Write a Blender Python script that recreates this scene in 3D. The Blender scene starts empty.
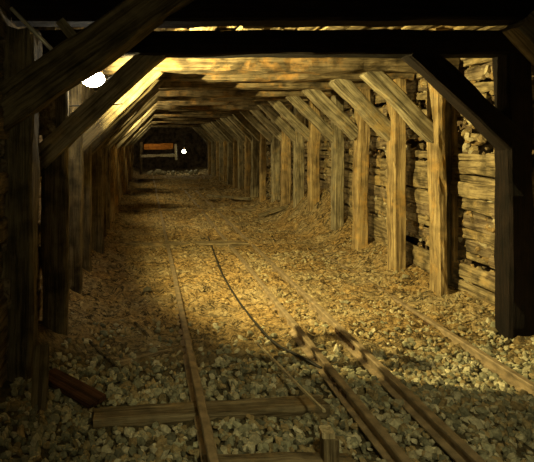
import bpy, bmesh, math, random
import numpy as np
from mathutils import Vector, Matrix, noise
random.seed(7)
rng = np.random.default_rng(7)
H = 1.5            # camera height over the rail heads
F = 500.0          # focal length in pixels
HF = H * F
COL = bpy.context.scene.collection

# ------------------------------------------------------------------ materials
def nt(m):
    m.use_nodes = True
    t = m.node_tree
    t.nodes.clear()
    return t
def N(t, typ, **kw):
    n = t.nodes.new(typ)
    for k, v in kw.items(): setattr(n, k, v)
    return n
def ramp(t, fac, stops):
    r = N(t, 'ShaderNodeValToRGB')
    e = r.color_ramp.elements
    while len(e) > 1: e.remove(e[-1])
    e[0].position, e[0].color = stops[0][0], (*stops[0][1], 1)
    for p, c in stops[1:]:
        x = e.new(p); x.color = (*c, 1)
    t.links.new(fac, r.inputs[0])
    return r.outputs[0]
def mix(t, fac, a, b, mode='MIX'):
    m = N(t, 'ShaderNodeMix', data_type='RGBA', blend_type=mode)
    for s, v in ((m.inputs[0], fac), (m.inputs[6], a), (m.inputs[7], b)):
        if isinstance(v, bpy.types.NodeSocket): t.links.new(v, s)
        elif isinstance(v, (int, float)): s.default_value = v
        else: s.default_value = (*v, 1)
    return m.outputs[2]
def finish(t, col, rough=0.9, bump=None, strength=0.5, dist=0.01, metal=0.0, spec=0.25):
    b = N(t, 'ShaderNodeBsdfPrincipled'); o = N(t, 'ShaderNodeOutputMaterial')
    if isinstance(col, bpy.types.NodeSocket): t.links.new(col, b.inputs['Base Color'])
    else: b.inputs['Base Color'].default_value = (*col, 1)
    b.inputs['Roughness'].default_value = rough
    b.inputs['Metallic'].default_value = metal
    b.inputs['Specular IOR Level'].default_value = spec
    if bump is not None:
        bp = N(t, 'ShaderNodeBump'); bp.inputs['Strength'].default_value = strength
        bp.inputs['Distance'].default_value = dist
        t.links.new(bump, bp.inputs['Height']); t.links.new(bp.outputs[0], b.inputs['Normal'])
    t.links.new(b.outputs[0], o.inputs[0])
def wood(name, dark, light, stain, stain_amt=0.5, grime=0.4, axis=(0.5, 14, 14), gscale=1.0):
    m = bpy.data.materials.new(name); t = nt(m)
    tc = N(t, 'ShaderNodeTexCoord'); oi = N(t, 'ShaderNodeObjectInfo')
    add = N(t, 'ShaderNodeVectorMath', operation='MULTIPLY_ADD')
    t.links.new(oi.outputs['Random'], add.inputs[0]); add.inputs[1].default_value = (37, 19, 53)
    t.links.new(tc.outputs['Object'], add.inputs[2])
    mp = N(t, 'ShaderNodeMapping'); mp.inputs['Scale'].default_value = axis
    t.links.new(add.outputs[0], mp.inputs[0])
    g = N(t, 'ShaderNodeTexNoise'); g.inputs['Scale'].default_value = 3.0 * gscale; g.inputs['Detail'].default_value = 8; g.inputs['Roughness'].default_value = 0.72
    g.inputs['Distortion'].default_value = 0.6
    t.links.new(mp.outputs[0], g.inputs[0])
    c = ramp(t, g.outputs[0], [(0.30, tuple(x*0.25 for x in dark)), (0.42, dark), (0.58, light), (0.80, tuple(min(1, x*1.3) for x in light))])
    s = N(t, 'ShaderNodeTexNoise'); s.inputs['Scale'].default_value = 3.2; s.inputs['Detail'].default_value = 7; s.inputs['Roughness'].default_value = .7
    t.links.new(add.outputs[0], s.inputs[0])
    sf = ramp(t, s.outputs[0], [(0.62 - 0.2*stain_amt, (0, 0, 0)), (0.74 - 0.2*stain_amt, (1, 1, 1))])
    c = mix(t, sf, c, mix(t, g.outputs[0], tuple(x*0.5 for x in stain), tuple(min(1, x*1.4) for x in stain)))
    s2 = N(t, 'ShaderNodeTexNoise'); s2.inputs['Scale'].default_value = 7; s2.inputs['Detail'].default_value = 6
    t.links.new(add.outputs[0], s2.inputs[0])
    gf = ramp(t, s2.outputs[0], [(0.3, (1 - grime,)*3), (0.55, (1, 1, 1))])
    c = mix(t, 1.0, c, gf, 'MULTIPLY')
    hh = N(t, 'ShaderNodeMath', operation='MULTIPLY_ADD')
    t.links.new(s2.outputs[0], hh.inputs[0]); hh.inputs[1].default_value = 0.7; t.links.new(g.outputs[0], hh.inputs[2])
    finish(t, c, 0.9, hh.outputs[0], 0.9, 0.025)
    return m
def simple(name, col, rough=0.8, metal=0.0, var=0.4, scale=20, strength=0.4, dist=0.01, spec=0.3):
    m = bpy.data.materials.new(name); t = nt(m)
    tc = N(t, 'ShaderNodeTexCoord')
    n = N(t, 'ShaderNodeTexNoise'); n.inputs['Scale'].default_value = scale; n.inputs['Detail'].default_value = 6
    t.links.new(tc.outputs['Object'], n.inputs[0])
    c = ramp(t, n.outputs[0], [(0.3, tuple(x*(1-var) for x in col)), (0.7, tuple(min(1, x*(1+var)) for x in col))])
    finish(t, c, rough, n.outputs[0], strength, dist, metal, spec)
    return m
def emis(name, col, s):
    m = bpy.data.materials.new(name); t = nt(m)
    e = N(t, 'ShaderNodeEmission'); e.inputs[0].default_value = (*col, 1); e.inputs[1].default_value = s
    tr = N(t, 'ShaderNodeBsdfTransparent'); ad = N(t, 'ShaderNodeAddShader')
    t.links.new(e.outputs[0], ad.inputs[0]); t.links.new(tr.outputs[0], ad.inputs[1])
    o = N(t, 'ShaderNodeOutputMaterial'); t.links.new(ad.outputs[0], o.inputs[0]); return m

M_GREY = wood('grey_timber', (.17, .14, .085), (.42, .36, .23), (.46, .33, .14), 0.3, .5)
M_TAN = wood('tan_timber', (.22, .15, .07), (.50, .37, .18), (.58, .36, .12), 0.45, .45)
M_CAP = wood('cap_timber', (.10, .075, .04), (.26, .20, .115), (.42, .24, .08), 0.5, .7)
M_DARK = wood('dark_timber', (.085, .066, .036), (.22, .175, .095), (.24, .18, .09), 0.25, .6)
M_DARK2 = wood('shade_black_timber', (.007, .004, .003), (.016, .009, .006), (.018, .01, .006), 0.2, .6)  # near-black colour holds the shade of the silhouetted near timbers
M_LAG = wood('lagging_wood', (.16, .12, .065), (.42, .33, .18), (.52, .37, .16), 0.4, .7, axis=(8, .8, 9))
M_LAGD = wood('dark_lagging_wood', (.14, .10, .06), (.36, .28, .17), (.25, .17, .09), 0.2, .7, axis=(8, .8, 9))
M_TIE = wood('tie_timber', (.13, .095, .05), (.33, .26, .15), (.40, .27, .12), 0.45, .5)
M_RED = wood('reddish_plank', (.05, .02, .01), (.11, .045, .02), (.2, .11, .06), 0.2, .5)
M_STICK = wood('pale_stick', (.5, .4, .22), (.8, .66, .4), (.7, .56, .35), 0.2, .3)
M_ORANGE = wood('orange_board', (.5, .18, .03), (.9, .38, .07), (.7, .3, .06), 0.2, .3)
M_RUST = simple('rusty_rail_steel', (.27, .205, .125), 0.55, 0.25, .45, 14, .3, .004, .5)
M_IRON = simple('rusty_iron', (.10, .06, .035), 0.6, 0.4, .5, 30)
M_GALV = simple('galvanised_pipe', (.7, .66, .55), 0.4, 0.3, .2, 12, .2, .002, .5)
M_BLACK = simple('black_rubber', (.02, .018, .015), .6, 0, .3)
M_PALE = simple('pale_dusty_metal', (.55, .52, .38), .7, 0.1, .4, 18)
M_LAMP = emis('lamp_glow', (1, .93, .72), 40)
M_LAMP2 = emis('far_bulb_glow', (1, 1, .72), 25)
M_ROCK = simple('mine_rock', (.13, .09, .05), .95, 0, .7, 5, 1.0, .08)

# ground and stones
def ground_mat():
    m = bpy.data.materials.new('trodden_dirt'); t = nt(m)
    geo = N(t, 'ShaderNodeNewGeometry'); P = geo.outputs['Position']
    n1 = N(t, 'ShaderNodeTexNoise'); n1.inputs['Scale'].default_value = 22; n1.inputs['Detail'].default_value = 8; n1.inputs['Roughness'].default_value = .7
    n2 = N(t, 'ShaderNodeTexNoise'); n2.inputs['Scale'].default_value = 2.2; n2.inputs['Detail'].default_value = 5
    v = N(t, 'ShaderNodeTexVoronoi'); v.inputs['Scale'].default_value = 26
    for n in (n1, n2, v): t.links.new(P, n.inputs['Vector'])
    c = ramp(t, n1.outputs[0], [(0.32, (.08, .048, .02)), (0.48, (.34, .22, .085)), (0.66, (.54, .38, .16))])
    g = ramp(t, v.outputs['Color'], [(0.0, (.20, .15, .075)), (0.6, (.42, .33, .18)), (1, (.6, .5, .3))])
    f = ramp(t, n2.outputs[0], [(.42, (0, 0, 0)), (.62, (.75,)*3)])
    c = mix(t, f, c, g)
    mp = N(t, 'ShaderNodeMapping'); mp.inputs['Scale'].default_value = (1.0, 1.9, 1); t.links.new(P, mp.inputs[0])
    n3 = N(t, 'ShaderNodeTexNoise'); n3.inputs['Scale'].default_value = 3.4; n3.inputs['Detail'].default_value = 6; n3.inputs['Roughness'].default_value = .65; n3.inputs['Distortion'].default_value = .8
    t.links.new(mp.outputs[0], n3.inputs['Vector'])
    cr = ramp(t, n3.outputs[0], [(.30, (.55,)*3), (.42, (1, 1, 1)), (.475, (1, 1, 1)), (.492, (.12,)*3), (.505, (.12,)*3), (.522, (1, 1, 1)), (.60, (1, 1, 1)), (.72, (.6,)*3)])  # dark lines, here and finer below: shade of ledges put into the colour
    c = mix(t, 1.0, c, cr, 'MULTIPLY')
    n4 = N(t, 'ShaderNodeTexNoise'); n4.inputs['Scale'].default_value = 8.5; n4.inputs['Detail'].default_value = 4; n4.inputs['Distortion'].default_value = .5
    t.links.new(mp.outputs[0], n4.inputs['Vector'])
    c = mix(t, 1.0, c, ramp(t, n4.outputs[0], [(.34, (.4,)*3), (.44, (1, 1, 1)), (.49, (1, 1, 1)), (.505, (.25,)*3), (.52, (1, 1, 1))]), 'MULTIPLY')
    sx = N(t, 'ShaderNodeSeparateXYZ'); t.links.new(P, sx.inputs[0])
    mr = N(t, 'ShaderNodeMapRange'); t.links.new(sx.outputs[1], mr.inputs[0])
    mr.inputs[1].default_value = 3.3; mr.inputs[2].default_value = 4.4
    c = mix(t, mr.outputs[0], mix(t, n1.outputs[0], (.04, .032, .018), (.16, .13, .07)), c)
    a = N(t, 'ShaderNodeMath', operation='MULTIPLY_ADD'); t.links.new(v.outputs['Distance'], a.inputs[0]); a.inputs[1].default_value = -.6
    t.links.new(n1.outputs[0], a.inputs[2])
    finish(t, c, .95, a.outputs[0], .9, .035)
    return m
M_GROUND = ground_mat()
def stone_mat():
    m = bpy.data.materials.new('crushed_stone'); t = nt(m)
    at = N(t, 'ShaderNodeAttribute', attribute_name='Col')
    tc = N(t, 'ShaderNodeTexCoord')
    n = N(t, 'ShaderNodeTexNoise'); n.inputs['Scale'].default_value = 60; n.inputs['Detail'].default_value = 5
    t.links.new(tc.outputs['Object'], n.inputs[0])
    c = mix(t, 1.0, at.outputs['Color'], ramp(t, n.outputs[0], [(.3, (.5,)*3), (.7, (1,)*3)]), 'MULTIPLY')
    finish(t, c, .85, n.outputs[0], .4, .008)
    return m
M_STONE = stone_mat()

# ------------------------------------------------------------------ object helpers
def link(name, me, mat, parent=None, loc=None, rot=None):
    o = bpy.data.objects.new(name, me); COL.objects.link(o)
    if mat is not None and not me.materials: me.materials.append(mat)
    if parent: o.parent = parent
    if loc is not None: o.location = loc
    if rot is not None: o.rotation_euler = rot
    return o
def empty(name, label, cat, loc, group=None):
    o = bpy.data.objects.new(name, None); COL.objects.link(o); o.location = loc; o.empty_display_size = .1
    return tag(o, label, cat, group)
def tag(o, label=None, cat=None, group=None, kind=None):
    if label: o['label'] = label
    if cat: o['category'] = cat
    if group: o['group'] = group
    if kind: o['kind'] = kind
    return o
def mesh(name, verts, faces, smooth=False):
    me = bpy.data.meshes.new(name); me.from_pydata([tuple(v) for v in verts], [], faces); me.update()
    if smooth:
        for p in me.polygons: p.use_smooth = True
    return me
def beam_geo(L, w, h, seed, rough=0.012, nx=None, chamfer=.16, bow=.01, taper=0.0, ends=.02):
    """hewn timber along local X from 0 to L, section w (local Y) x h (local Z), uneven edges"""
    nx = nx or max(4, int(L / .10))
    c = chamfer
    prof = []
    for (y, z) in ((-1, -1 + c), (-1, 0), (-1, 1 - c), (-1 + c, 1), (0, 1), (1 - c, 1), (1, 1 - c), (1, 0), (1, -1 + c), (1 - c, -1), (0, -1), (-1 + c, -1)):
        prof.append((y * w/2, z * h/2))
    n = len(prof); V = []; Fc = []
    so = Vector((seed*3.17 % 91, seed*7.3 % 57, seed*1.9 % 33))
    for i in range(nx + 1):
        x = L * i / nx
        tp = 1 - taper * i / nx
        by = bow * (noise.noise(so + Vector((x*.6, 0, 0)))) * 2
        bz = bow * (noise.noise(so + Vector((x*.6, 9, 0)))) * 2
        for (y, z) in prof:
            p = Vector((x*2.4, y*9, z*9)) + so
            d = noise.noise(p) * rough + noise.noise(p * 2.7) * rough * .6
            r = Vector((0, y, z)); r.normalize()
            ex = noise.noise(p*1.7) * ends if i in (0, nx) else 0
            V.append((x + ex, y*tp + by + r.y*d, z*tp + bz + r.z*d))
    for i in range(nx):
        for j in range(n):
            a = i*n + j; b = i*n + (j+1) % n
            Fc.append((a, b, b + n, a + n))
    Fc.append(tuple(range(n))[::-1]); Fc.append(tuple(nx*n + j for j in range(n)))
    return V, Fc
def beam(name, a, b, w, h, mat, parent=None, seed=None, up=None, origin=Vector((0, 0, 0)), **kw):
    """timber from a to b (world); w = width across, h = depth along 'up'"""
    a = Vector(a); b = Vector(b)
    seed = random.random()*1000 if seed is None else seed
    V, Fc = beam_geo((b-a).length, w, h, seed, **kw)
    X = (b-a).normalized(); up = Vector(up or (0, 0, 1))
    if abs(X.dot(up)) > .95: up = Vector((1, 0, 0))
    Z = (up - X*up.dot(X)).normalized(); Y = Z.cross(X)
    R = Matrix((X, Y, Z)).transposed().to_4x4()
    o = link(name, mesh(name, V, Fc), mat, parent)
    o.matrix_local = Matrix.Translation(a - origin) @ R
    return o
def tube_geo(pts, r, n=8, V=None, Fc=None):
    V = [] if V is None else V; Fc = [] if Fc is None else Fc
    pts = [Vector(p) for p in pts]; base = len(V)
    for i, p in enumerate(pts):
        d = (pts[min(i+1, len(pts)-1)] - pts[max(i-1, 0)]).normalized()
        u = Vector((0, 0, 1)) if abs(d.z) < .9 else Vector((1, 0, 0))
        s = d.cross(u).normalized(); q = s.cross(d)
        rr = r[i] if isinstance(r, (list, tuple)) else r
        for j in range(n):
            t = 2*math.pi*j/n
            V.append(p + s*math.cos(t)*rr + q*math.sin(t)*rr)
    for i in range(len(pts)-1):
        for j in range(n):
            a = base+i*n+j; b = base+i*n+(j+1) % n
            Fc.append((a, b, b+n, a+n))
    Fc.append(tuple(base+j for j in range(n))[::-1]); Fc.append(tuple(base+(len(pts)-1)*n+j for j in range(n)))
    return V, Fc
def smooth_path(pts, k=8):
    P = [Vector(p) for p in pts]; out = []
    for i in range(len(P)-1):
        p0, p1, p2, p3 = P[max(i-1, 0)], P[i], P[i+1], P[min(i+2, len(P)-1)]
        for s in range(k):
            t = s/k
            out.append(.5*((2*p1) + (p2-p0)*t + (2*p0-5*p1+4*p2-p3)*t*t + (3*p1-p0-3*p2+p3)*t**3))
    out.append(P[-1]); return out
def sph_geo(c, r, nu=14, nv=8, scale=(1, 1, 1)):
    V = []; Fc = []
    for i in range(nv+1):
        th = math.pi*i/nv
        for j in range(nu):
            ph = 2*math.pi*j/nu
            V.append((c[0]+r*scale[0]*math.sin(th)*math.cos(ph), c[1]+r*scale[1]*math.sin(th)*math.sin(ph), c[2]+r*scale[2]*math.cos(th)))
    for i in range(nv):
        for j in range(nu):
            a = i*nu+j; b = i*nu+(j+1) % nu
            Fc.append((a, b, b+nu, a+nu))
    return V, Fc
def W(px, py, d):
    """a point of the place from its bearing in the photograph and its depth"""
    return Vector(((px-146)/F*d, d, (143-py)/F*d))

# ------------------------------------------------------------------ terrain
GZ = -1.58
def gz(x, y):
    z = GZ
    f = noise.fractal(Vector((x*1.3, y*1.3, 0)), 1.0, 2.0, 4)
    z += .028*f
    # fines heaped over the sleepers: low cross ridges
    for yr, s in RIDGES:
        q = y - yr - .12*noise.noise(Vector((x*1.5, yr, 3)))
        if -.5 < q < .6:
            z += s*math.exp(-(q/.13)**2) * (.6+.6*noise.noise(Vector((x*2, yr, 8)))+.2)
    if y > 3.9:
        k = min(1, (y-3.9)/1.2)
        z += .05*k
    # berm at the right wall, biggest around 8-10 m in
    m = max(0, x-2.35)
    amp = .25 + .9*math.exp(-((y-8.8)/1.5)**2) + .12*noise.noise(Vector((0, y*.9, 5)))
    if y < 4.6: amp *= max(.25, 1-(4.6-y)*.6)
    z += amp*min(m, .7)**1.35
    m = max(0, -.35-x)
    z += .30*min(m, .5)
    return z
RIDGES = [(7.4, .07), (8.9, .03), (11.0, .10), (11.9, .05), (13.2, .07), (14.6, .06), (16.2, .08), (18, .08), (20, .09)]
xs = np.concatenate([np.linspace(-1.25, 3.5, 230)])
ys = []
y = .6
while y < 30:
    ys.append(y); y += max(.022, .0055*y)
ys = np.array(ys)
GV = []; 
for y in ys:
    for x in xs:
        w = .010*noise.noise(Vector((x*22, y*22, 4)))
        rr = 1-abs(noise.noise(Vector((x*4.2, y*5.5, 1))))*2.2
        w += (.046*max(0, rr)**2 + .02*noise.noise(Vector((x*11, y*11, 9)))) * (1 if y > 3.6 else .4) - .012
        GV.append((x, y, gz(x, y)+w))
nx = len(xs)
GF = [(j*nx+i, j*nx+i+1, (j+1)*nx+i+1, (j+1)*nx+i) for j in range(len(ys)-1) for i in range(nx-1)]
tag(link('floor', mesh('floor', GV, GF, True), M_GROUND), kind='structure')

# stones
def stones_mesh(name, pts, sizes, cols, flat=.72):
    bm = bmesh.new(); bmesh.ops.create_icosphere(bm, subdivisions=1, radius=1)
    bv = np.array([v.co[:] for v in bm.verts]); bf = np.array([[v.index for v in f.verts] for f in bm.faces]); bm.free()
    n = len(pts); nv = len(bv)
    jit = rng.uniform(.68, 1.28, (n, nv, 1))
    v = bv[None]*jit
    sc = np.stack([rng.uniform(.8, 1.35, n), rng.uniform(.7, 1.0, n), rng.uniform(.5, .85, n)*flat/.72], 1)
    v = v*sc[:, None, :]*sizes[:, None, None]
    # random rotations
    q = rng.normal(size=(n, 4)); q[:, 1:3] *= .45; q /= np.linalg.norm(q, axis=1)[:, None]
    w, x, yy, z = q.T
    R = np.stack([1-2*(yy*yy+z*z), 2*(x*yy-z*w), 2*(x*z+yy*w), 2*(x*yy+z*w), 1-2*(x*x+z*z), 2*(yy*z-x*w), 2*(x*z-yy*w), 2*(yy*z+x*w), 1-2*(x*x+yy*yy)], 1).reshape(n, 3, 3)
    v = np.einsum('nij,nkj->nki', R, v) + pts[:, None, :]
    f = bf[None] + (np.arange(n)*nv)[:, None, None]
    me = bpy.data.meshes.new(name)
    me.vertices.add(n*nv); me.vertices.foreach_set('co', v.reshape(-1))
    nf = n*len(bf)
    me.loops.add(nf*3); me.loops.foreach_set('vertex_index', f.reshape(-1).astype(np.int32))
    me.polygons.add(nf); me.polygons.foreach_set('loop_start', np.arange(0, nf*3, 3, dtype=np.int32))
    try: me.polygons.foreach_set('loop_total', np.full(nf, 3, dtype=np.int32))
    except Exception: pass
    me.polygons.foreach_set('use_smooth', np.zeros(nf, dtype=bool))
    me.update(); me.validate()
    me.shade_flat()
    ca = me.color_attributes.new('Col', 'FLOAT_COLOR', 'POINT')
    cc = np.concatenate([np.repeat(cols, nv, axis=0), np.ones((n*nv, 1))], 1)
    ca.data.foreach_set('color', cc.reshape(-1).astype(np.float32))
    me.materials.append(M_STONE)
    return me
PAL = np.array([(.42, .40, .26), (.30, .29, .19), (.50, .45, .29), (.34, .27, .14), (.62, .56, .38), (.22, .21, .14), (.40, .30, .15)])
RAILX = (.315, 1.2225, 1.56, 2.43)
def near_rail(x, m=.05): return any(abs(x-r) < m for r in RAILX)
def on_tie(x, y):
    return any(abs(y - (t[0] + (x-.6)*t[3])) < .11 and t[1]-.02 < x < t[2]+.02 for t in TIES[:2])
TIES = [(2.93, -.3, 1.06, .10), (2.40, .28, 1.0, .03)]
P_, S_, C_ = [], [], []
def scatter(n, x0, x1, y0, y1, smin, smax, lift, dens=None, tint=None, bright=1.0):
    for _ in range(n):
        x = random.uniform(x0, x1); y = random.uniform(y0, y1)
        if dens and random.random() > dens(x, y): continue
        if near_rail(x) or (y < 3.3 and on_tie(x, y)): continue
        s = random.uniform(smin, smax) * (1.35 if random.random() < .08 else 1)
        P_.append((x, y, gz(x, y)+s*lift)); S_.append(s)
        c = PAL[random.randrange(len(PAL))]*random.uniform(.7, 1.15)*bright
        if tint is not None: c = c*(1-tint[3]) + np.array(tint[:3])*tint[3]*random.uniform(.6, 1.2)
        C_.append(c)
fade = lambda x, y: 1 if y < 3.15+.16*x else max(.10, 1-(y-3.15-.16*x)/.6)
fade2 = lambda x, y: max(.35, min(1, .55+noise.noise(Vector((x*1.2, y*.8, 2)))*1.2))
scatter(12500, -.78, 2.98, 1.9, 4.3, .012, .030, .5, fade)
scatter(3600, -.8, 2.98, 3.7, 8.0, .006, .018, .2, fade2, (.50, .33, .13, .6))
scatter(2600, 1.3, 2.98, 3.9, 7.0, .008, .022, .3, fade2, (.55, .42, .2, .45))
scatter(2000, -.8, 2.9, 8, 16, .012, .03, .15, fade2, (.50, .36, .15, .65))
tag(link('gravel', stones_mesh('gravel', np.array(P_), np.array(S_), np.array(C_)), M_STONE),
    'grey-green crushed stone gravel between and beside the rails', 'gravel', kind='stuff')
# the loose larger stones one can single out
big = [(147, 296, .06, 'flat dark stone lying in the dirt left of the leftmost rail', .35),
       (346, 309, .05, 'long grey slab of rock between the middle and outer rails', .7),
       (350, 437, .035, 'squarish pale stone against the outer side of the middle rail', 1.2),
       (405, 290, .04, 'dull flat stone in front of the bright right hand mound', .8),
       (518, 402, .045, 'pale angular stone beyond the outermost rail near the frame edge', 1.0),
       (390, 425, .04, 'bluish grey flat stone between the two middle rails', .9),
       (176, 455, .028, 'pinkish pale stone at the foot of the leftmost rail', 1.3),
       (155, 350, .03, 'small rounded rock just before the shadowed sleeper', .6)]
for px, py, s, lab, br in big:
    d = HF*(-GZ/H)/(py-143)
    p = W(px, py, d); z = gz(p.x, p.y)
    me = stones_mesh('loose_stone', np.array([(0., 0., 0.)]), np.array([s]), np.array([(.46*br, .42*br, .28*br)]), .5)
    o = link('loose_stone', me, M_STONE, loc=(p.x, p.y, z+s*.4)); tag(o, lab, 'stone')

# ------------------------------------------------------------------ timber sets
XL, XR = -.60, 2.80            # inner faces of the posts
ZC = .705                      # underside of the caps
KS = [240, 190, 153, 132, 112.5, 100, 88, 80, 72.5, 67, 61, 57, 53, 49.5, 46.5, 44, 41.5, 39.3, 37.2, 35.2, 33.3]
words = ['first', 'second', 'third', 'fourth', 'fifth', 'sixth', 'seventh', 'eighth', 'ninth', 'tenth', 'eleventh', 'twelfth', 'thirteenth',
         'fourteenth', 'fifteenth', 'sixteenth', 'seventeenth', 'eighteenth', 'nineteenth', 'twentieth', 'twenty-first']
look = {0: 'unlit first timber support set whose thick left brace crosses above the bright lamp',
        1: 'black silhouetted timber support set, second in line, framing the lit tunnel',
        2: 'third timber support set, orange cap and slim tan right post beside a dark prop',
        3: 'fourth timber support set from the front, grey brace over a tan right post',
        20: 'last timber support set, framing the dark far opening with the small bulb'}
for i, k in enumerate(KS):
    d = HF/k
    far = i > 9
    lab = look.get(i, '%s timber support set from the front, %s caps and posts' % (words[i], 'dim yellowish' if i > 11 else 'weathered grey-brown'))
    root = empty('timber_set', lab, 'support frame', (1.1, d, GZ), 'timber support sets along the tunnel')
    O = Vector((1.1, d, GZ))
    rs = random.Random(i*13+5)
    j = lambda a: rs.uniform(-a, a)
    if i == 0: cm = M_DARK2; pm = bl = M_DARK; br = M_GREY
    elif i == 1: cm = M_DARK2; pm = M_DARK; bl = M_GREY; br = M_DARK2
    else:
        cm = M_CAP; pm = [M_TAN, M_GREY][i % 2] if i > 3 else M_TAN; br = M_GREY; bl = M_DARK if i < 8 else M_GREY  # nearer left braces: their shade put into a darker wood colour
    n = dict(nx=10) if far else {}
    ct = .20 + j(.02)
    zc = ZC + (j(.025) if i > 1 else 0)
    if i == 1: zc = .69
    if i == 0: zc = .745
    # cap
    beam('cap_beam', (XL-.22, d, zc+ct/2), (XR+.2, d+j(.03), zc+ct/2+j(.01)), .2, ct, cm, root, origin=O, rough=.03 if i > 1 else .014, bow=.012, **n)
    # posts
    wl = .20 if i < 2 else rs.uniform(.14, .19)
    wr = {0: .2, 1: .2, 2: .085, 3: .14, 4: .15, 5: .14}.get(i, rs.uniform(.13, .18))
    xl = XL - wl/2 + j(.02); xr = XR + wr/2 + j(.02)
    if i < 2: xl = XL - .02 - wl/2
    if i == 0: xl = -.78
    zl = .02 if i else .10
    beam('post', (xl+j(.015), d, GZ-.15), (xl, d, .70), .11 if i == 1 else .19, wl, M_DARK if i < 2 else (M_DARK if i < 7 else M_TAN), root, origin=O, up=(1, 0, 0), chamfer=.2, rough=.02, **n)  # nearer left posts take the dark wood too, as painted shade
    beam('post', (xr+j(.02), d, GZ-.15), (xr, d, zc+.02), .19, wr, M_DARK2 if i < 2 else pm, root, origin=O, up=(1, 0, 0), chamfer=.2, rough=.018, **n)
    # braces: underside line X - z = const on the left, X + z = const on the right
    th = .19 if i < 2 else rs.uniform(.13, .17)
    if i == 0:
        a = W(-30, 141, d); b = W(200, -22, d)
        th = .22
    else:
        cst = -.50 - th*.707 + j(.02)
        zb = -.10 + j(.03); zt = zc + .04
        a = Vector((cst + zb, d, zb)); b = Vector((cst + zt, d, zt))
    if i == 1:
        th = .17; a = Vector((-.85, d, -.14)); b = Vector((-.64+.74, d, .74))
    dd = Vector((0, .005 if i else -.10, 0))
    if i > 1: dd = Vector((0, .02, 0))
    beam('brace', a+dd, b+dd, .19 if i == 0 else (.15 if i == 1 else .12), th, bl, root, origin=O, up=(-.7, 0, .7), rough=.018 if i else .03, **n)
    cst = (2.80 if i else 3.02) + th*.707*(1 if i > 1 else .5) + j(.025)
    zb = .07 + j(.03); zt = zc + .04
    a = Vector((cst - zb, d, zb)); b = Vector((cst - zt, d, zt))
    if i == 1: a = Vector((2.90-.03, d, .0)); b = Vector((2.83-.74, d, .74)); th = .17
    dd = Vector((0, -.02 if i < 2 else .02, 0))
    beam('brace', a+dd, b+dd, .15 if i < 2 else .12, th, br, root, origin=O, up=(.7, 0, .7), rough=.016, **n)

# second, thinner post standing beside the third set's right post
o = beam('side_post', (2.965, 5.02, GZ-.1), (2.965, 5.02, .70), .14, .14, M_DARK, up=(1, 0, 0))
tag(o, 'dark olive prop set back just right of the slim tan post of the third set', 'post')
o = beam('edge_post', (3.045, 4.96, GZ-.1), (3.045, 4.96, .70), .08, .05, M_TAN, up=(1, 0, 0))
tag(o, 'thin tan prop on the wall side of the dark olive prop', 'post')

# ------------------------------------------------------------------ lagging (walls and roof of split boards)
def planks(name, specs, mat):
    V = []; Fc = []
    for (a, b, w, h, up, rough) in specs:
        a = Vector(a); b = Vector(b)
        v, f = beam_geo((b-a).length, w, h, random.random()*1000, rough, nx=max(3, int((b-a).length/.22)), chamfer=.3, bow=.02, ends=.05)
        X = (b-a).normalized(); u = Vector(up); Z = (u - X*u.dot(X)).normalized(); Y = Z.cross(X)
        base = len(V)
        V += [a + X*p[0] + Y*p[1] + Z*p[2] for p in v]
        Fc += [tuple(q+base for q in g) for g in f]
    return link(name, mesh(name, V, Fc), mat)
# right wall: uneven horizontal split boards, overlapping behind the posts
sp = []; sp2 = []
y0 = 1.2
while y0 < 23:
    L = random.uniform(1.3, 2.2); z = GZ - .05
    L = min(L, 23.2-y0)
    sl = random.uniform(-.03, .03)
    while z < .98:
        h = random.uniform(.06, .15)
        if random.random() > .2:
            x = XR + .28 + random.uniform(-.03, .04)
            t = ((x, y0-.12, z+h/2 + random.uniform(-.015, .015)), (x+random.uniform(-.02, .03), y0+L+.1, z+h/2+sl+random.uniform(-.03, .03)), random.uniform(.03, .06), h, (0, 0, 1), .028)
            (sp2 if random.random() < .28 else sp).append(t)
        z += h + random.uniform(.004, .03)
    y0 += L
tag(planks('wall_right', sp, M_LAG), kind='structure')
tag(planks('wall_right_weathered_boards', sp2, M_LAGD), kind='structure')
rp, rs_, rc = [], [], []
for _ in range(7500):
    y = random.uniform(1.3, 17)**1.0; z = random.uniform(-1.65, .95)
    if noise.noise(Vector((y*1.2, z*4, 3))) < -.33: continue
    rp.append((XR+.30+random.uniform(-.015, .05), y, z)); rs_.append(random.uniform(.018, .05))
    rc.append(np.array([(.50, .38, .19), (.44, .30, .13), (.62, .53, .34), (.26, .19, .10)][random.randrange(4)])*random.uniform(.7, 1.15))
tag(link('wall_right_rubble', stones_mesh('wall_right_rubble', np.array(rp), np.array(rs_), np.array(rc), 1.0), M_STONE), kind='structure')
sp = []
y0 = 1.0
while y0 < 23:
    L = min(random.uniform(1.3, 2.2), 23.2-y0); z = GZ-.05
    while z < .98:
        h = random.uniform(.12, .2)
        x = XL - .27 + random.uniform(-.02, .02)
        sp.append(((x, y0-.05, z+h/2), (x, y0+L+.05, z+h/2+random.uniform(-.02, .02)), .04, h, (0, 0, 1), .02))
        z += h + random.uniform(.003, .02)
    y0 += L
tag(planks('wall_left', sp, M_LAGD), kind='structure')
# roof lagging: boards along the tunnel lying on the caps, with bits of rock between
sp = []
y0 = .9
for i in range(14):
    L = 1.75
    x = XL - .3
    while x < XR + .3:
        w = random.uniform(.12, .22)
        z = ZC + .25 + random.uniform(-.015, .03) + (.02 if i % 2 else 0)
        sp.append(((x+w/2, y0-.1, z), (x+w/2+random.uniform(-.03, .03), min(23.3, y0+L+.1), z+random.uniform(-.02, .03)), w, .045, (0, 0, 1), .02))
        x += w + random.uniform(.0, .025)
    y0 += L
    if y0 > 22.5: break
tag(planks('ceiling', sp, M_LAG), kind='structure')

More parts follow.
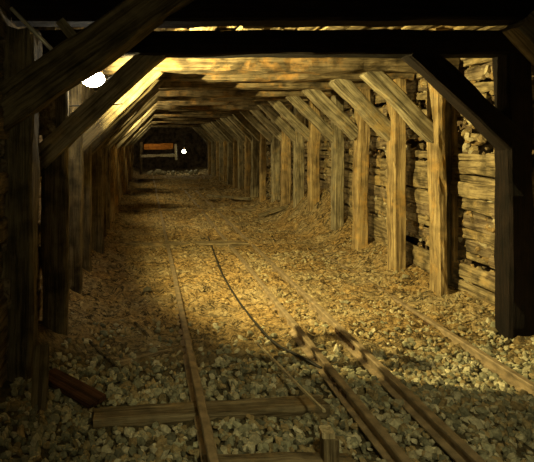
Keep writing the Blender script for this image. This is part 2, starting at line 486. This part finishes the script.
# rock behind the boards
def rock_sheet(name, fn, nu, nv, kind='structure'):
    V = [fn(i/nu, j/nv) for j in range(nv+1) for i in range(nu+1)]
    Fc = [(j*(nu+1)+i, j*(nu+1)+i+1, (j+1)*(nu+1)+i+1, (j+1)*(nu+1)+i) for j in range(nv) for i in range(nu)]
    o = link(name, mesh(name, V, Fc), M_ROCK); tag(o, kind=kind); return o
def rn(x, y, z, a=.10): return a*noise.fractal(Vector((x*2.5, y*2.5, z*2.5)), 1, 2, 3)
rock_sheet('wall_right_rock', lambda u, v: (3.42+rn(0, u*23, v*3), .6+u*23.4, -1.8+3.3*v), 110, 16)
rock_sheet('wall_left_rock', lambda u, v: (-1.12+rn(4, u*23, v*3, .06), .6+u*23.4, -1.8+3.3*v), 110, 16)
rock_sheet('ceiling_rock', lambda u, v: (-1.3+v*4.9, .6+u*23.4, 1.32+rn(v*4.8, u*23, 7)), 110, 20)
# the dark chamber past the last set: a rough rock room
def chamber(u, v):
    a = math.pi*(1.0 - v)            # arch section from left floor over to right floor
    yy = 23.4 + u*6.4
    x = 1.1 + math.cos(a)*2.5; z = -1.9 + math.sin(a)**.6*3.3
    return (x+rn(x, yy, z, .2), yy, z+rn(z, yy, x, .2))
rock_sheet('chamber_wall', chamber, 24, 30)
rock_sheet('wall_back', lambda u, v: (-1.8+5.8*u, 29.6+rn(u*5, v*3, 2, .3), -2.0+3.8*v), 24, 16)

# ------------------------------------------------------------------ rails
def rail_mesh(L0, L1, seed):
    # flat-bottom rail section: head, web, foot; running along Y
    s = .92
    pr = [(-.045, 0), (.045, 0), (.045, .008), (.010, .018), (.008, .052), (.024, .060), (.024, .076), (.018, .082), (-.018, .082), (-.024, .076), (-.024, .060), (-.008, .052), (-.010, .018), (-.045, .008)]
    n = len(pr); V = []; Fc = []; ns = int((L1-L0)/.25)
    for i in range(ns+1):
        y = L0 + (L1-L0)*i/ns
        wob = .010*noise.noise(Vector((seed, y*.35, 0))); wz = .008*noise.noise(Vector((seed, y*.4, 5)))
        for (x, z) in pr: V.append((x+wob, y, z-.082+wz))
    for i in range(ns):
        for j in range(n):
            a = i*n+j; b = i*n+(j+1) % n
            Fc.append((a, a+n, b+n, b))
    Fc.append(tuple(range(n))); Fc.append(tuple(ns*n+j for j in range(n))[::-1])
    return mesh('rail', V, Fc)
labs = ['rusty steel rail nearest the left wall, running the whole tunnel', 'rusty steel rail second from the left wall, inner rail beside the pale stick',
        'rusty steel rail third from the left wall, close beside the second one', 'rusty half-buried steel rail nearest the right wall posts']
TOP = -1.478
for i, x in enumerate(RAILX):
    o = link('steel_rail', rail_mesh(0, 21.5 if i == 0 else (14 if i < 3 else 12), i*9.1), M_RUST, loc=(x, 1.6, TOP + (0 if i != 3 else -.03)))
    tag(o, labs[i], 'rail', 'steel rails of the two mine tracks')
    # fishplate with bolts at a joint
    yj = (4.3, 3.2, 3.9, 4.4)[i] - 1.6
    for sgn in (-1, 1):
        V, Fc = beam_geo(.36, .012, .036, i+sgn, rough=.001, nx=3, bow=0, ends=0)
        f = link('joint_plate', mesh('joint_plate', V, Fc), M_IRON, o, loc=(sgn*.016, yj-.18, -.045), rot=(0, 0, math.pi/2))
        for q in (-.12, -.04, .04, .12):
            vv, ff = sph_geo((0, 0, 0), .011, 6, 4)
            link('bolt', mesh('bolt', vv, ff), M_IRON, f, loc=(.18+q, -sgn*.008, 0))

# ------------------------------------------------------------------ sleepers
tl = ['nearest wooden sleeper, a stub at the bottom edge under the pale capped stake', 'wooden sleeper bedded in gravel below the fallen stick, second from the bottom']
c = empty
def sleeper(y, x0, x1, sl, zt, lab, w=.19, mat=M_TIE, grp='sleepers under the rails'):
    o = beam('sleeper', (x0, y+(x0-.6)*sl, zt-.06), (x1, y+(x1-.6)*sl, zt-.06), w, .12, mat, rough=.014, chamfer=.14)
    tag(o, lab, 'sleeper', grp); return o
sleeper(*TIES[0], -1.535, tl[1], w=.14)
sleeper(*TIES[1], -1.525, tl[0], w=.14)
ordw = ['third', 'fourth', 'fifth', 'sixth', 'seventh', 'eighth', 'ninth', 'tenth']
for q, y in enumerate([7.4, 11.0, 13.2, 16.2, 20]):
    sleeper(y, -.3, 2.5 if q > 0 else 1.5, random.uniform(-.01, .01), gz(.6, y)-.0, 'dirt-covered sleeper, %s of the low ridges going down the tunnel' % ['first', 'second', 'third', 'fourth', 'fifth', 'sixth'][q], w=.2)

# ------------------------------------------------------------------ loose things on the floor
o = beam('wooden_stick', W(255, 349, 3.72)+Vector((0, 0, .06)), W(324, 430, 2.62)+Vector((0, 0, .10)), .016, .016, M_STICK, rough=.003, bow=.012, chamfer=.3)
tag(o, 'long thin pale stick lying slantwise across the gravel between the rails', 'stick')
# capped stake at the bottom
d = 2.42
rt = empty('survey_stake', 'stubby square wooden stake with a pale top at the bottom edge', 'stake', (W(327, 440, d).x, d, GZ))
V, Fc = beam_geo(.20, .085, .07, 3, rough=.006, nx=3, ends=.003)
link('stake_post', mesh('stake_post', V, Fc), M_TIE, rt, loc=(0, 0, -.03), rot=(0, -math.pi/2, 0))
V, Fc = beam_geo(.025, .075, .062, 4, rough=.004, nx=2, ends=.003)
tag(link('stake_top', mesh('stake_top', V, Fc), M_STICK, rt, loc=(0, 0, .17), rot=(0, -math.pi/2, 0)), 'pale end-grain top')
# thin dark cable snaking along between the rails
pts = []
for (px, py) in [(208, 240), (216, 262), (223, 282), (238, 303), (255, 325), (275, 344), (300, 358), (322, 369)]:
    dd = 1.55*F/(py-143); p = W(px, py, dd); pts.append((p.x, p.y, gz(p.x, p.y)+.042))
V, Fc = tube_geo(smooth_path(pts), .011, 6)
tag(link('cable', mesh('cable', V, Fc, True), M_BLACK), 'thin dark cable trailing over the dirt between the left track rails', 'cable')
# reddish board at lower left
zb = gz(-.45, 3.15)
o = beam('reddish_board', (-.63, 3.17, zb+.08), (-.28, 2.92, zb+.03), .14, .03, M_RED, rough=.006)
tag(o, 'dark reddish board tilted on the gravel by the left posts', 'board')
o = beam('leaning_board', (-.60, 2.72, GZ+.02), (-.64, 3.05, GZ+.34), .09, .04, M_DARK, rough=.008)
tag(o, 'short dark board leaning at the foot of the nearest left post', 'board')
def twig(pp, r, lab):
    P = []
    for (px, py) in pp:
        dd = 1.55*F/(py-143); p = W(px, py, dd); P.append((p.x, p.y, gz(p.x, p.y)+.03))
    V, Fc = tube_geo(smooth_path(P, 4), r, 6)
    tag(link('twig', mesh('twig', V, Fc), M_DARK), lab, 'twig')
twig([(88, 343), (98, 349), (108, 356), (121, 367)], .012, 'dark crooked twig in the dirt beside the left posts')
twig([(135, 326), (141, 331), (148, 337)], .012, 'short dark twig left of the leftmost rail')
o = beam('timber_offcut', (1.75, 14.2, gz(1.75, 14.2)+.05), (2.6, 12.4, gz(2.6, 12.4)+.1), .09, .07, M_GREY)
tag(o, 'grey timber offcut lying against the foot of the far right posts', 'timber')
o = beam('fallen_board', (-.25, 3.62, gz(0, 3.6)-.0), (.22, 3.8, gz(.2, 3.8)+.005), .14, .03, M_TIE)
tag(o, 'short weathered board flat on the dirt left of the leftmost rail', 'board')
o = beam('fallen_post', (2.35, 10.25, gz(2.35, 10.2)+.03), (2.78, 9.7, gz(2.75, 9.7)+.05), .1, .08, M_DARK)
tag(o, 'dark timber lying at the foot of the posts before the bright dirt heap', 'timber')

# ------------------------------------------------------------------ upper left corner: conduit, hanging boards, lamp
V, Fc = tube_geo([W(11, 8, 2.985), W(62, 60, 2.995)], .0125, 12)
tag(link('conduit', mesh('conduit', V, Fc, True), M_GALV), 'straight pale metal pipe slanting down behind the thick near brace', 'pipe')
o = beam('roof_board', W(60, 20, 2.995), W(84, 48, 2.995), .03, .06, M_GREY, up=(.7, 0, .7))
tag(o, 'short grey board end above the lamp in the roof corner', 'board')
o = beam('wooden_lath', W(62, 36, 4.1), W(66, 113, 4.1), .03, .03, M_TAN, up=(1, 0, 0))
tag(o, 'small pale lath hanging just left of the bright lamp', 'lath')
for q, (px, wd) in enumerate([(6, .17), (24, .13), (46, .15)]):
    a = W(px, 135, 3.9); b = W(px-2, -20, 3.9); 
    o = beam('upright_board', a, b, .035, wd, M_LAG if q != 1 else M_TAN, up=(1, 0, 0))
    tag(o, ['upright rough board in the top corner at the photo edge, behind the near brace', 'upright board with a peeling edge, second from the photo edge, behind the pipe',
            'upright board nearest the lamp, behind the end of the pipe'][q], 'board', 'upright boards in the lamp corner')

LP = W(93, 79, 4.10)
lamp = empty('lamp', 'glaring white tunnel lamp in the top corner between two braces', 'lamp', LP, None)
V, Fc = sph_geo((0, 0, 0), .078, 18, 10, (1.25, .8, .85))
link('bulb', mesh('bulb', V, Fc, True), M_LAMP, lamp)
V, Fc = tube_geo([(0, .0, .05), (0, 0, .07), (0, 0, .10), (0, 0, .16)], [.085, .08, .05, .03], 16)
link('housing', mesh('housing', V, Fc, True), M_IRON, lamp)
V, Fc = tube_geo(smooth_path([(0, 0, .15), (.02, .02, .24), (-.05, .0, .34)]), .010, 8)
link('cord', mesh('cord', V, Fc, True), M_BLACK, lamp)

FL = [(1.2, 3.9)]
def toward_floor(px, py, t):
    dd = 1.56*F/(py-143); p = W(px, py, dd); p.z = -1.56
    return (p-LP)*t
hk = [toward_floor(*q, .1) for q in ((302, 343), (310, 338), (325, 336), (343, 340), (360, 349), (376, 364))]  # unseen wire, shaped to cast a hook-shaped shadow on the floor
hk.append(Vector((-.70, 4.10, .30))-LP)
V, Fc = tube_geo(smooth_path(hk), .0055, 8)
link('shadow_wire', mesh('shadow_wire', V, Fc, True), M_BLACK, lamp)
V, Fc = sph_geo(hk[0], .011, 10, 6, (1, 1, .9)); link('shadow_wire_end', mesh('shadow_wire_end', V, Fc, True), M_BLACK, lamp)
# far end: barricade, rubble and bulb in the dark chamber
d = 24.2
rt = empty('barricade', 'low barricade with an orange board across the dark far opening', 'barrier', (.7, d, GZ))
O = Vector((.7, d, GZ))
tag(beam('top_board', W(144, 147, d), W(173, 146, d), .05, .27, M_ORANGE, rt, origin=O, rough=.03), 'bright orange top board')
tag(beam('middle_rail', W(140, 156, d), W(176, 155.5, d), .10, .10, M_PALE, rt, origin=O, rough=.05), 'pale dusty rail')
beam('upright', W(141, 142, d), W(141, 176, d), .1, .12, M_DARK, rt, origin=O)
tag(beam('upright', W(175.5, 144, d), W(176, 160, d), .1, .10, M_PALE, rt, origin=O), 'pale dusty upright')
for q in range(11):
    x = 150 + q*4.6; p = W(x, 169, 23.6)
    me = stones_mesh('rubble_block', np.array([(0., 0., 0.)]), np.array([random.uniform(.09, .16)]), np.array([(.5, .48, .36)]), .9)
    o = link('rubble_block', me, M_STONE, loc=(p.x, p.y+random.uniform(-.1, .1), gz(p.x, p.y)+.08+random.uniform(0, .1)))
    tag(o, 'pale rubble block in the heap across the far opening', 'rubble', 'rubble blocks at the far opening')
FB = W(184, 151.5, 24.6)
fl = empty('hanging_bulb', 'small bare bulb glowing in the dark far chamber', 'bulb', FB)
V, Fc = sph_geo((0, 0, 0), .085, 12, 8); link('glass', mesh('glass', V, Fc, True), M_LAMP2, fl)
V, Fc = tube_geo([(0, 0, .08), (0, 0, .2)], .03, 8); link('socket', mesh('socket', V, Fc), M_IRON, fl)
V, Fc = tube_geo([(0, 0, .2), (0, 0, 1.2)], .012, 6); link('cord', mesh('cord', V, Fc), M_BLACK, fl)

# ------------------------------------------------------------------ lights
def light(name, loc, power, col, r=.03, typ='POINT', rot=None, size=None):
    l = bpy.data.lights.new(name, typ); l.energy = power; l.color = col
    if typ in ('POINT', 'SPOT'): l.shadow_soft_size = r
    if typ == 'AREA': l.size = size
    o = bpy.data.objects.new(name, l); COL.objects.link(o); o.location = loc
    if rot: o.rotation_euler = rot
    return o
YEL = (1, .80, .30)
LAIM = Vector((1, .45, -.12))
ll = light('lamp_light', LP, 820, YEL, .004, 'SPOT', LAIM.to_track_quat('-Z', 'Y').to_euler())
ll.data.spot_size = math.radians(134); ll.data.spot_blend = .6
light('board_fill_light', (.3, 23.3, .35), 10, (1, .75, .4), .05)  # unseen point light added to brighten the orange board
# unseen fill spots in the left roof corner, added to light the farther sets
for y, p in ((6.6, 40), (9.0, 85), (12.8, 70), (16.5, 45), (20.5, 18)):
    q = light('tunnel_fill_light', (-.38, y, .60), p*1.7, (1, .80, .36), .05, 'SPOT', LAIM.to_track_quat('-Z', 'Y').to_euler())
    q.data.spot_size = math.radians(160); q.data.spot_blend = .5
light('far_bulb_light', FB+Vector((0, -.15, 0)), 12, (1, .9, .5), .05)
# unseen fill lights behind the camera, added to brighten gravel and left posts
q = light('rear_fill_light', (.75, .5, .6), 115, (1, .90, .46), .15, 'SPOT', Vector((.55, 2.3, -2.2)).to_track_quat('-Z', 'Y').to_euler())
q.data.spot_size = math.radians(70); q.data.spot_blend = .8
light('rear_glow_light', (-.35, .3, .1), 13, (1, .88, .45), .2)

w = bpy.data.worlds.new('mine_air'); bpy.context.scene.world = w; w.use_nodes = True
w.node_tree.nodes['Background'].inputs[0].default_value = (.9, .7, .35, 1)
w.node_tree.nodes['Background'].inputs[1].default_value = .0015

# ------------------------------------------------------------------ camera
cam = bpy.data.cameras.new('camera'); co = bpy.data.objects.new('camera', cam); COL.objects.link(co)
co.location = (0, 0, 0); co.rotation_euler = (math.pi/2, 0, 0)
cam.sensor_fit = 'HORIZONTAL'; cam.sensor_width = 36; cam.lens = 36*F/534
cam.shift_x = (267-146)/534; cam.shift_y = -(231-143)/534
cam.clip_start = .05; cam.clip_end = 100
bpy.context.scene.camera = co
sc = bpy.context.scene
sc.view_settings.view_transform = 'Standard'; sc.view_settings.look = 'None'; sc.view_settings.exposure = 0
